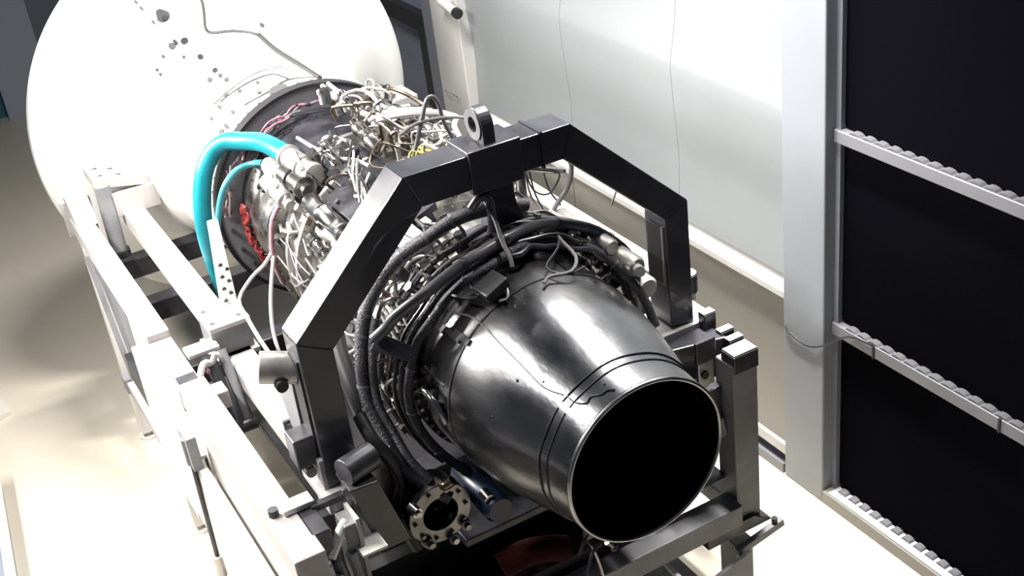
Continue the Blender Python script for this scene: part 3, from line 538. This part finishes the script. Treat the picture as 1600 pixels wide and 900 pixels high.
# ================================================================ TEAL HOSES
tag(build('air_hose', G().tube([(-.31, 2.44, .47), (-.325, 2.54, .475), (-.345, 2.70, .465), (-.40, 2.85, .44), (-.46, 2.93, .43), (-.53, 2.97, .38), (-.600, 2.97, .28), (-.645, 2.96, .137), (-.668, 2.95, -.004), (-.668, 2.95, -.14), (-.655, 2.95, -.308), (-.65, 2.95, -.42)], lambda t: .047 - .012 * max(0, t - .6), 18), 'teal', smooth=True, base=(-.6, 2.95, 0)),
    'thick teal hose arching out of the engine and down its left side', 'hose')
tag(build('air_hose', G().tube([(-.36, 2.70, .36), (-.381, 2.8, .33), (-.464, 2.82, .315), (-.536, 2.8, .275), (-.582, 2.8, .205), (-.629, 2.8, .078), (-.67, 2.8, -.087), (-.69, 2.76, -.25)], .016, 12), 'teal_pale', smooth=True, base=(-.55, 2.8, .1)),
    'thin pale teal hose curving beside the thick teal hose', 'hose')

# ================================================================ LIFTING FRAME
fr_ = thing('lifting_frame', 'black octagonal lifting frame with top eye, arched over the engine', 'lifting frame', (0, .93, 0))
Y0, Y1 = .86, 1.01
O = [(-.887, -.235), (-.887, .42), (-.375, .912), (.327, .905), (.845, .412), (.845, -.18)]
I = [(-.755, -.200), (-.755, .345), (-.318, .775), (.285, .772), (.728, .355), (.728, -.15)]
nm = ['left_leg', 'left_diagonal', 'top_beam', 'right_diagonal', 'right_leg']
for k in range(5): build(nm[k], G().prism([O[k], O[k + 1], I[k + 1], I[k]], Y0, Y1), 'hoist', fr_, bevel=.004)
build('beam_sleeve', G().box(-.115, .105, Y0 - .012, Y1 + .012, .755, .925), 'hoist', fr_, bevel=.004)
build('end_collar', G().prism([(.19, .765), (.19, .913), (.20, .913), (.20, .765)], Y0 - .006, Y1 + .006), 'hoist', fr_)
g = G(); n = 28; vs = []
prof_e = [(Y0 + .005 + .065 * (1 - math.cos(math.pi * k / 14)), 1.01 + .062 * math.sin(math.pi * k / 14)) for k in range(15)] + [(Y0 + .14, .92), (Y0 + .005, .92)]
outer = [(Y0 + .075 + .065 * math.cos(2 * math.pi * k / n), 0.990 + .065 * math.sin(2 * math.pi * k / n)) for k in range(n)]
inner = [(Y0 + .075 + .030 * math.cos(2 * math.pi * k / n), 0.990 + .030 * math.sin(2 * math.pi * k / n)) for k in range(n)]
outer = [(y, z) if z > 0.990 else ((Y0 + .01 if y < Y0 + .075 else Y0 + .14), max(.92, 0.990 - (0.990 - z) * 1.5)) for y, z in outer]
for x in (-.036, .014):
    vs += [(x, y, z) for y, z in outer] + [(x, y, z) for y, z in inner]
fs = []
for k in range(n):
    j = (k + 1) % n; fs += [(k, j, n + j, n + k), (2 * n + k, 3 * n + k, 3 * n + j, 2 * n + j), (k, 2 * n + k, 2 * n + j, j), (n + k, n + j, 3 * n + j, 3 * n + k)]
build('lifting_eye', G().add(vs, fs), 'hoist', fr_, bevel=.002)
g = G(); vs = [(x, Y0 + .075 + r * math.cos(math.pi * k / 12), .990 + r * math.sin(math.pi * k / 12)) for x, r in ((-.036, .031), (-.042, .031), (-.042, .060), (-.036, .060)) for k in range(24)]
build('eye_lit_ring', g.add(vs, [(i * 24 + k, i * 24 + (k + 1) % 24, ((i + 1) % 4) * 24 + (k + 1) % 24, ((i + 1) % 4) * 24 + k) for i in range(4) for k in range(24)]), 'mid_grey', fr_, smooth=True)  # lighter grey ring colours in the eye's lit left face
build('hanger_block', G().prism([(-.10, .77), (.10, .77), (.11, .62), (.135, .55), (.14, .50), (-.02, .50), (.01, .60)], .95, 1.05), 'hoist', fr_, bevel=.006)
build('hanger_foot', G().prism([(-.10, .50), (.19, .50), (.17, .44), (-.08, .44)], .93, 1.10), 'casing_dark', fr_, bevel=.008)
build('hanger_clevis', G().tube([(-.085, .95, .66), (-.055, .93, .70), (-.02, .93, .68), (-.015, .93, .60), (-.03, .92, .55)], .018, 10), 'chrome_dull', fr_, smooth=True)
build('inner_slot', G().box(.720, .730, .885, .99, .04, .32), 'black', fr_, bevel=.006)
build('slot_edge', G().box(.718, .729, .872, .884, .04, .32), 'mid_grey', fr_)
build('side_slot', G().box(-.895, -.886, .89, .985, -.03, .33), 'black', fr_)
build('side_lug', G().box(-.975, -.887, .90, 1.0, -.13, .0), 'stand_dark', fr_, bevel=.006)
build('lug_pin', G().cyl((-.93, .90, -.16), (-.93, .96, -.165), .022, 12), 'chrome_dull', fr_, smooth=True)
build('leg_side_plate', G().box(-.905, -.884, .865, 1.0, -.36, -.10), 'stand', fr_, bevel=.003)
build('pivot_boss', G().cyl((-1.00, 1.02, .29), (-.87, .97, .26), .062, 24), 'casing_pale', fr_, smooth=True, bevel=.004)
build('pivot_knob', G().cyl((-.955, .95, .235), (-.955, .92, .235), .024, 12), 'black', fr_, smooth=True)
build('pivot_web', G().prismx([(1.0, .20), (1.18, .16), (1.22, .02), (1.16, -.10), (1.02, -.12)], -.90, -.885), 'stand_grey', fr_, bevel=.003)

# ================================================================ TEST STAND
st = thing('test_stand', 'long white steel test stand under the engine, with twin left rails and end frame', 'stand', (0, 2.3, FZ))
def sb(name, *a, m='stand', bev=.006): return build(name, G().box(*a), m, st, bevel=bev)
sb('side_rail', -1.165, -1.055, 2.45, 4.12, -.30, -.20)
sb('side_rail', -1.165, -1.045, .50, 1.93, -.32, -.20)
sb('side_rail_joint', -1.165, -1.055, 1.95, 2.45, -.36, -.24, m='stand')
sb('inner_rail', -.885, -.765, 2.42, 4.05, -.30, -.20)
sb('inner_rail', -.875, -.745, .98, 2.34, -.40, -.31)
sb('side_rail_right', 1.00, 1.11, 1.2, 4.10, -.32, -.22); sb('inner_rail_right', .80, .92, 2.4, 4.05, -.30, -.20)
sb('side_plate_cover', -1.185, -1.160, 1.80, 2.98, -1.20, -.52, m='cover')
sb('side_plate_cover', -1.215, -1.175, .20, 1.77, -1.24, -.50, m='cover')
sb('side_plate_top', -1.185, -1.10, 1.80, 2.98, -.53, -.51)
build('side_web', G().box(-1.150, -1.14, .45, 2.96, -.95, -.31), 'cover', st)
for y0 in (1.05, 2.55, 3.35, 3.95):
    sb('cross_beam', -1.12, 1.05, y0, y0 + .11, -.62, -.50, m='stand_dark')
for y0 in (1.50, 3.05): sb('lower_cross_beam', -1.10, 1.05, y0, y0 + .12, -1.25, -1.13, m='stand_grey')
for x in (-1.14, 1.02):
    for y0 in (.58, 2.85, 3.95):
        if x > 0 and y0 < 1: continue
        sb('leg', x - .02, x + .07, y0, y0 + .09, FZ + .05, -.31, m='cover' if x < 0 else 'stand')  # left legs and feet coloured paler to blend into the overlit floor
        build('levelling_foot', G().cyl((x + .025, y0 + .045, FZ), (x + .025, y0 + .045, FZ + .02), .06, 16).cyl((x + .025, y0 + .045, FZ + .02), (x + .025, y0 + .045, FZ + .06), .02, 10), 'cover', st, smooth=True)
sb('base_rail', -1.165, -1.10, 1.85, 3.95, -1.27, -1.21)
sb('base_rail_end', -1.175, -1.09, 3.86, 3.95, -1.29, -1.19, m='stand_grey')
build('rail_clamp', G().box(-1.18, -1.09, 2.42, 2.72, -1.285, -1.20), 'plate', st, bevel=.004)
build('diagonal_brace', G().bar((-1.15, 4.0, -.32), (-1.15, 3.58, -1.05), .03, .02), 'stand_grey', st)
build('brace_shade_sheet', G().prismx([(4.0, -.30), (3.02, -.30), (3.02, -.95), (3.60, -.95)], -1.13, -1.12), 'stand_grey', st)  # added grey sheet, coloured as the shaded gap beside the brace
build('brace_block', G().box(-1.17, -1.09, 3.02, 3.50, -.98, -.82), 'stand_dark', st, bevel=.004)
build('jack_rod', G().cyl((-1.225, 1.74, -.42), (-1.225, 1.86, -1.18), .012, 10), 'stand_dark', st, smooth=True)
build('jack_head', G().box(-1.235, -1.19, 1.69, 1.83, -.50, -.33).cyl((-1.225, 1.76, -.50), (-1.225, 1.76, -.36), .022, 12), 'stand_grey', st, bevel=.004)
build('jack_foot', G().cyl((-1.225, 1.845, -1.09), (-1.225, 1.86, -1.22), .026, 14), 'plate', st, smooth=True)
# cradle under the bellmouth
build('cradle_pad', G().hexa([(-1.0, 3.98, -.02), (-.64, 3.98, -.10), (-.64, 4.22, -.10), (-1.0, 4.22, -.02), (-1.0, 3.98, .04), (-.64, 3.98, -.04), (-.64, 4.22, -.04), (-1.0, 4.22, .04)]), 'stand', st, bevel=.005)
cp = bpy.data.objects['cradle_pad']
for x, y in ((-.95, 4.03), (-.95, 4.16), (-.85, 4.03), (-.87, 4.14)): build('slot', G().box(x - .018, x + .018, y - .008, y + .008, .0, .042 - (x + 1) * .22), 'grey', cp)
build('cradle_pad_right', G().box(.64, 1.05, 3.98, 4.22, -.12, -.04), 'stand', st, bevel=.005)
build('cradle_plate', G().box(-.92, -.66, 3.96, 4.02, -.22, -.08), 'stand', st, bevel=.004)
build('cradle_column', G().cyl((-.965, 3.98, -.42), (-.955, 4.0, -.02), .046, 20), 'stand_grey', st, smooth=True)
build('cradle_column', G().cyl((.965, 3.98, -.42), (.955, 4.0, -.08), .046, 20), 'stand_grey', st, smooth=True)
build('cradle_foot', G().cyl((-.965, 3.98, -.46), (-.965, 3.98, -.42), .06, 18), 'stand_dark', st, smooth=True)
build('rail_end_bracket', G().prismx([(3.92, -.20), (4.16, -.20), (4.16, -.08), (4.05, -.06), (3.96, -.12)], -1.16, -1.04), 'stand', st, bevel=.006)
build('rail_end_flange', G().box(-1.19, -1.02, 4.12, 4.15, -.32, -.10), 'stand', st, bevel=.003)
# trunnion pad between the rails
build('trunnion_pad', G().box(-.92, -.72, 2.20, 2.44, -.17, -.145), 'stand', st, bevel=.004)
tp = bpy.data.objects['trunnion_pad']
for x in (-.89, -.76):
    for y in (2.25, 2.39): build('hole', G().cyl((x, y, -.147), (x, y, -.1435), .013, 12), 'grey', tp)
build('trunnion_block', G().box(-.915, -.725, 2.22, 2.42, -.31, -.17), 'stand_grey', st, bevel=.005)
build('trunnion_lower_flange', G().box(-.93, -.71, 2.19, 2.45, -.335, -.31), 'stand', st, bevel=.003)
build('perforated_strut', G().hexa([(-.80, 2.38, -.15), (-.72, 2.38, -.15), (-.72, 2.41, -.15), (-.80, 2.41, -.15), (-.715, 2.60, .19), (-.665, 2.60, .19), (-.665, 2.63, .19), (-.715, 2.63, .19)]), 'stand', st, bevel=.004)
ps = bpy.data.objects['perforated_strut']
for k in range(7):
    t = .06 + .07 * k; x = -.775 + .085 * t + (.03 if k % 2 else 0); y = 2.376 + .22 * t; z = -.15 + .34 * t; build('hole', G().cyl((x, y, z), (x, y + .01, z), .010, 10), 'grey', ps)
# rail joint hardware
build('joint_plate', G().box(-1.05, -.90, 2.16, 2.26, -.235, -.215), 'stand', st, bevel=.003)
build('joint_box', G().box(-1.155, -1.06, 1.94, 2.06, -.36, -.235), 'stand_dark', st, bevel=.004)
build('toggle_arm', G().tube([(-1.05, 2.02, -.26), (-1.01, 2.06, -.22), (-.97, 2.08, -.24), (-.94, 2.08, -.20)], .016, 10), 'stand', st, smooth=True)
build('joint_box', G().box(-1.04, -.96, 1.92, 2.02, -.40, -.31), 'stand', st, bevel=.004)
build('damper', G().cyl((-.97, 2.12, -.22), (-.955, 1.93, -.52), .030, 16), 'stand_dark', st, smooth=True)
dm = bpy.data.objects['damper']
for k in range(4): t = .15 + .2 * k; build('bolt', G().cyl((-.992, 2.09 - .19 * t, -.22 - .30 * t), (-1.005, 2.085 - .19 * t, -.22 - .30 * t), .010, 8), 'pink', dm)
build('damper', G().cyl((-.905, 2.13, -.22), (-.90, 1.95, -.52), .024, 16), 'stand_grey', st, smooth=True)
build('damper_pin', G().cyl((-1.0, 1.93, -.53), (-.87, 1.93, -.53), .03, 14), 'stand_dark', st, smooth=True)
build('rail_bolt', G().cyl((-.84, 1.45, -.31), (-.84, 1.45, -.275), .022, 12).box(-.865, -.79, 1.44, 1.455, -.31, -.26), 'grey', st)
# end frame, front right
sb('end_post', .80, .93, .54, .66, -1.10, -.235, m='stand_grey')  # white stand steel coloured grey for the post's unlit front
sb('end_post_cap', .805, .935, .535, .625, -.28, -.19, m='stand_dark'); build('cap_lit_top', G().box(.81, .93, .54, .62, -.19, -.184), 'stand', st)  # white slab on the dark cap paints its lit top
sb('end_post_lower', .80, .90, .56, .68, FZ, -1.22, m='stand_grey')
sb('post_foot', .76, .97, .52, .72, FZ, FZ + .02, m='stand_dark')
build('post_bracket', G().hexa([(.62, .52, -1.12), (.98, .52, -1.12), (.98, .66, -1.12), (.62, .66, -1.12), (.62, .52, -1.05), (.88, .52, -1.05), (.88, .66, -1.05), (.62, .66, -1.05)]), 'stand_dark', st, bevel=.004)
build('handle_bar', G().bar((.76, .50, -1.19), (1.02, .50, -1.14), .03, .04), 'stand_grey', st, bevel=.004)
build('handle_bolt', G().cyl((.975, .50, -1.12), (.975, .50, -1.10), .014, 10), 'black', st)
build('bracket_plate', G().hexa([(.44, .45, -1.32), (.80, .45, -1.25), (.80, .47, -1.25), (.44, .47, -1.32), (.44, .45, -1.27), (.80, .45, -1.17), (.80, .47, -1.17), (.44, .47, -1.27)]), 'stand_grey', st)
sb('end_cross_beam', -1.0, .80, .50, .62, -1.05, -.94, m='stand_grey')
sb('end_cross_beam', -.70, .80, .98, 1.10, -.90, -.68, m='stand_dark')
sb('end_upper_plate', -.42, .80, .74, .98, -.70, -.66, m='stand_dark')
build('bright_strip', G().bar((.42, .60, -.80), (.66, .60, -.78), .012, .012), 'plate', st)
build('strip_shelf', G().box(.40, .80, .62, .98, -.86, -.84), 'stand_dark', st)
build('lower_guide', G().bar((.42, .75, -1.10), (.42, .35, -1.14), .02, .02), 'plate', st)
sb('lower_tray', .0, .62, .40, .98, -1.36, -1.33, m='stand_grey')
sb('end_side_beam', .82, .92, .66, 4.0, -.62, -.50, m='stand_dark'); sb('end_side_beam', .82, .92, .66, 4.0, -1.10, -1.0, m='stand_grey')
# stepped blocks and mount arm on the right
for k, (x0, x1, y0, y1, z1) in enumerate([(.88, .955, .655, .70, -.20), (.885, .955, .72, .765, -.19), (.86, .92, .80, .85, -.13)]): sb('stepped_block', x0, x1, y0, y1, -.42, z1, m='stand_dark'); build('block_lit_top', G().box(x0, x1, y0 + .004, y1 - .004, z1, z1 + .006), 'stand', st)  # white slabs colour the block tops as lit from above
build('mount_arm', G().hexa([(.55, .82, -.36), (.90, .70, -.40), (.90, 1.0, -.40), (.55, 1.1, -.36), (.55, .82, -.22), (.90, .70, -.20), (.90, 1.0, -.20), (.55, 1.1, -.22)]), 'hoist', st, bevel=.006)
build('leg_shoe', G().box(.66, .95, .84, 1.20, -.24, -.175), 'stand', st, bevel=.004)
build('shoe_knob', G().cyl((.98, 1.08, -.17), (.98, 1.08, -.08), .045, 18), 'stand_dark', st, smooth=True, bevel=.004)
build('knob_lit_top', G().cyl((.98, 1.08, -.08), (.98, 1.08, -.075), .04, 18), 'stand', st, smooth=True)  # white disc paints light on top of the dark knob
build('clevis_plate', G().box(.665, .765, .60, .62, -.20, -.095), 'hoist', st, bevel=.004)
build('eye_plate', G().box(.685, .765, .62, .64, -.335, -.20), 'casing', st, bevel=.004)
build('eye_hole', G().cyl((.715, .612, -.275), (.715, .622, -.275), .018, 14), 'black', st)
build('gusset', G().prism([(.55, -.42), (.80, -.36), (.80, -.62), (.70, -.66)], .62, .66), 'stand_dark', st)
build('end_diagonal', G().bar((.44, .70, -.62), (.80, .62, -.56), .06, .10), 'stand_grey', st, bevel=.004)
sb('floor_hiding_tray', -.74, .42, .62, 2.95, -.99, -.94, m='under'); sb('under_beam', -.80, .10, .88, 1.0, -.96, -.72, m='under'); sb('floor_hiding_box', -.62, -.10, 1.1, 2.4, -.94, -.60, m='under')  # tray and box added to hide the lit floor under the engine
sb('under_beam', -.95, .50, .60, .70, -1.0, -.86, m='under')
# left mount arm (front)
build('mount_arm', G().hexa([(-.80, .66, -.46), (-.67, .66, -.46), (-.67, .80, -.46), (-.80, .80, -.46), (-.87, .66, -.125), (-.755, .66, -.135), (-.755, .80, -.135), (-.87, .80, -.125)]), 'hoist', st, bevel=.006)
build('mount_roller', G().cyl((-.86, .72, -.085), (-.725, .76, -.085), .055, 22), 'stand_dark', st, smooth=True, bevel=.004)
build('mount_backplate', G().hexa([(-.80, .84, -.42), (-.60, .84, -.46), (-.60, .88, -.46), (-.80, .88, -.42), (-.79, .84, -.17), (-.62, .84, -.15), (-.62, .88, -.15), (-.79, .88, -.17)]), 'casing', st, bevel=.003)
build('corner_post', G().hexa([(-.93, .62, -.78), (-.87, .62, -.78), (-.87, .72, -.78), (-.93, .72, -.78), (-.93, .62, -.24), (-.87, .62, -.24), (-.87, .72, -.24), (-.93, .72, -.24)]), 'stand_grey', st, bevel=.004)
build('corner_post_flange', G().box(-.885, -.87, .61, .73, -.76, -.22), 'stand', st)
build('left_leg_shoe', G().box(-.93, -.74, .82, 1.05, -.27, -.235), 'stand', st, bevel=.004)
build('clamp_block', G().box(-1.06, -.985, .60, .80, -.34, -.20), 'stand_dark', st, bevel=.005)
build('clamp_top', G().box(-1.10, -.98, .76, .83, -.20, -.175), 'plate', st, bevel=.003); build('clamp_bar', G().box(-1.0, -.87, .74, .77, -.215, -.19), 'stand_dark', st)
build('clamp_lever', G().tube([(-1.01, .60, -.33), (-.97, .62, -.29), (-.94, .64, -.26), (-.91, .66, -.25)], .02, 12), 'plate', st, smooth=True)
build('clamp_screw', G().cyl((-.985, .62, -.36), (-.955, .62, -.60), .024, 14), 'stand_dark', st, smooth=True); build('clamp_screw', G().cyl((-.925, .62, -.36), (-.90, .62, -.62), .022, 14), 'stand_grey', st, smooth=True)
build('clamp_base', G().box(-1.05, -.98, .56, .66, -.46, -.42), 'plate', st, bevel=.004)
sb('end_shelf', -1.06, -.88, .40, .58, -.66, -.60, m='plate')
sb('floor_tray', -.80, -.62, .50, .70, -.90, -.88, m='stand')
build('foot_plate', G().box(-.90, -.80, .56, .66, -.36, -.35), 'cover', st)
build('knuckle', G().cyl((-1.13, .80, -.20), (-1.13, .80, -.17), .02, 10), 'grey', st)

# ================================================================ LOOSE CABLES AND BITS BELOW
tag(build('white_cable', G().tube([(-.50, 2.36, .06), (-.56, 2.36, .0), (-.63, 2.36, -.04), (-.72, 2.34, -.12), (-.735, 2.20, -.15), (-.74, 1.95, -.20), (-.72, 1.72, -.24), (-.66, 1.6, -.24)], .010, 8), 'wire_white', smooth=True, base=(-.7, 2.2, -.1)),
    'white cable drooping from the engine flank past the corner of the white pad', 'cable')
tag(build('white_cable', G().tube([(-.50, 2.34, .06), (-.55, 2.30, -.04), (-.60, 2.24, -.14), (-.64, 2.16, -.24), (-.66, 2.06, -.32), (-.66, 1.98, -.38)], .010, 8), 'wire_white', smooth=True, base=(-.6, 2.2, -.1)),
    'shorter white cable hanging straight down beside the drooping one on the engine flank', 'cable')
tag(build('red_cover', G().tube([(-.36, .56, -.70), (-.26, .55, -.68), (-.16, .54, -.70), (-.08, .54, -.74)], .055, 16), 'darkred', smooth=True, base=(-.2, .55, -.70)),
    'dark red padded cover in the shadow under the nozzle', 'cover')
t = thing('valve_cluster', 'cluster of small metal fittings and wires hanging below the nozzle lip', 'valve', (.08, .45, -.66))
q = random.Random(5)
for k in range(26):
    p = Vector((.07 + q.uniform(-.10, .12), .46 + q.uniform(-.05, .06), -.60 + q.uniform(-.16, .10))); d = Vector((q.uniform(-1, 1), q.uniform(-.4, .4), q.uniform(-1, 1))).normalized()
    if k % 3: build('fitting', G().cyl(p, p + d * .05, .014, 10).cyl(p + d * .04, p + d * .055, .019, 6), q.choice(['chrome', 'chrome_dull', 'casing_dark']), t, smooth=True)
    else: build('small_pipe', G().tube([p, p + d * .06 + Vector((0, 0, .03)), p + d * .12, p + d * .15 - Vector((0, 0, .04))], .007, 8), q.choice(['chrome', 'bronze', 'wire_black']), t, smooth=True)
build('mounting_plate', G().box(.0, .16, .50, .52, -.72, -.52), 'stand_dark', t, bevel=.003)
tag(build('yellow_cable_bunch', (lambda g: [g.tube([(-.86 + q.uniform(-.1, .22), .42, -.75 + q.uniform(-.05, .05)), (-.80 + q.uniform(-.1, .22), .45, -.72), (-.74 + q.uniform(-.1, .2), .48, -.80)], .006, 6) for _ in range(12)] and g)(G()), 'bronze', smooth=True, base=(-.75, .45, -.76)),
    'bunch of thin tan cables in the shadow at the bottom of the left corner post', 'cable')
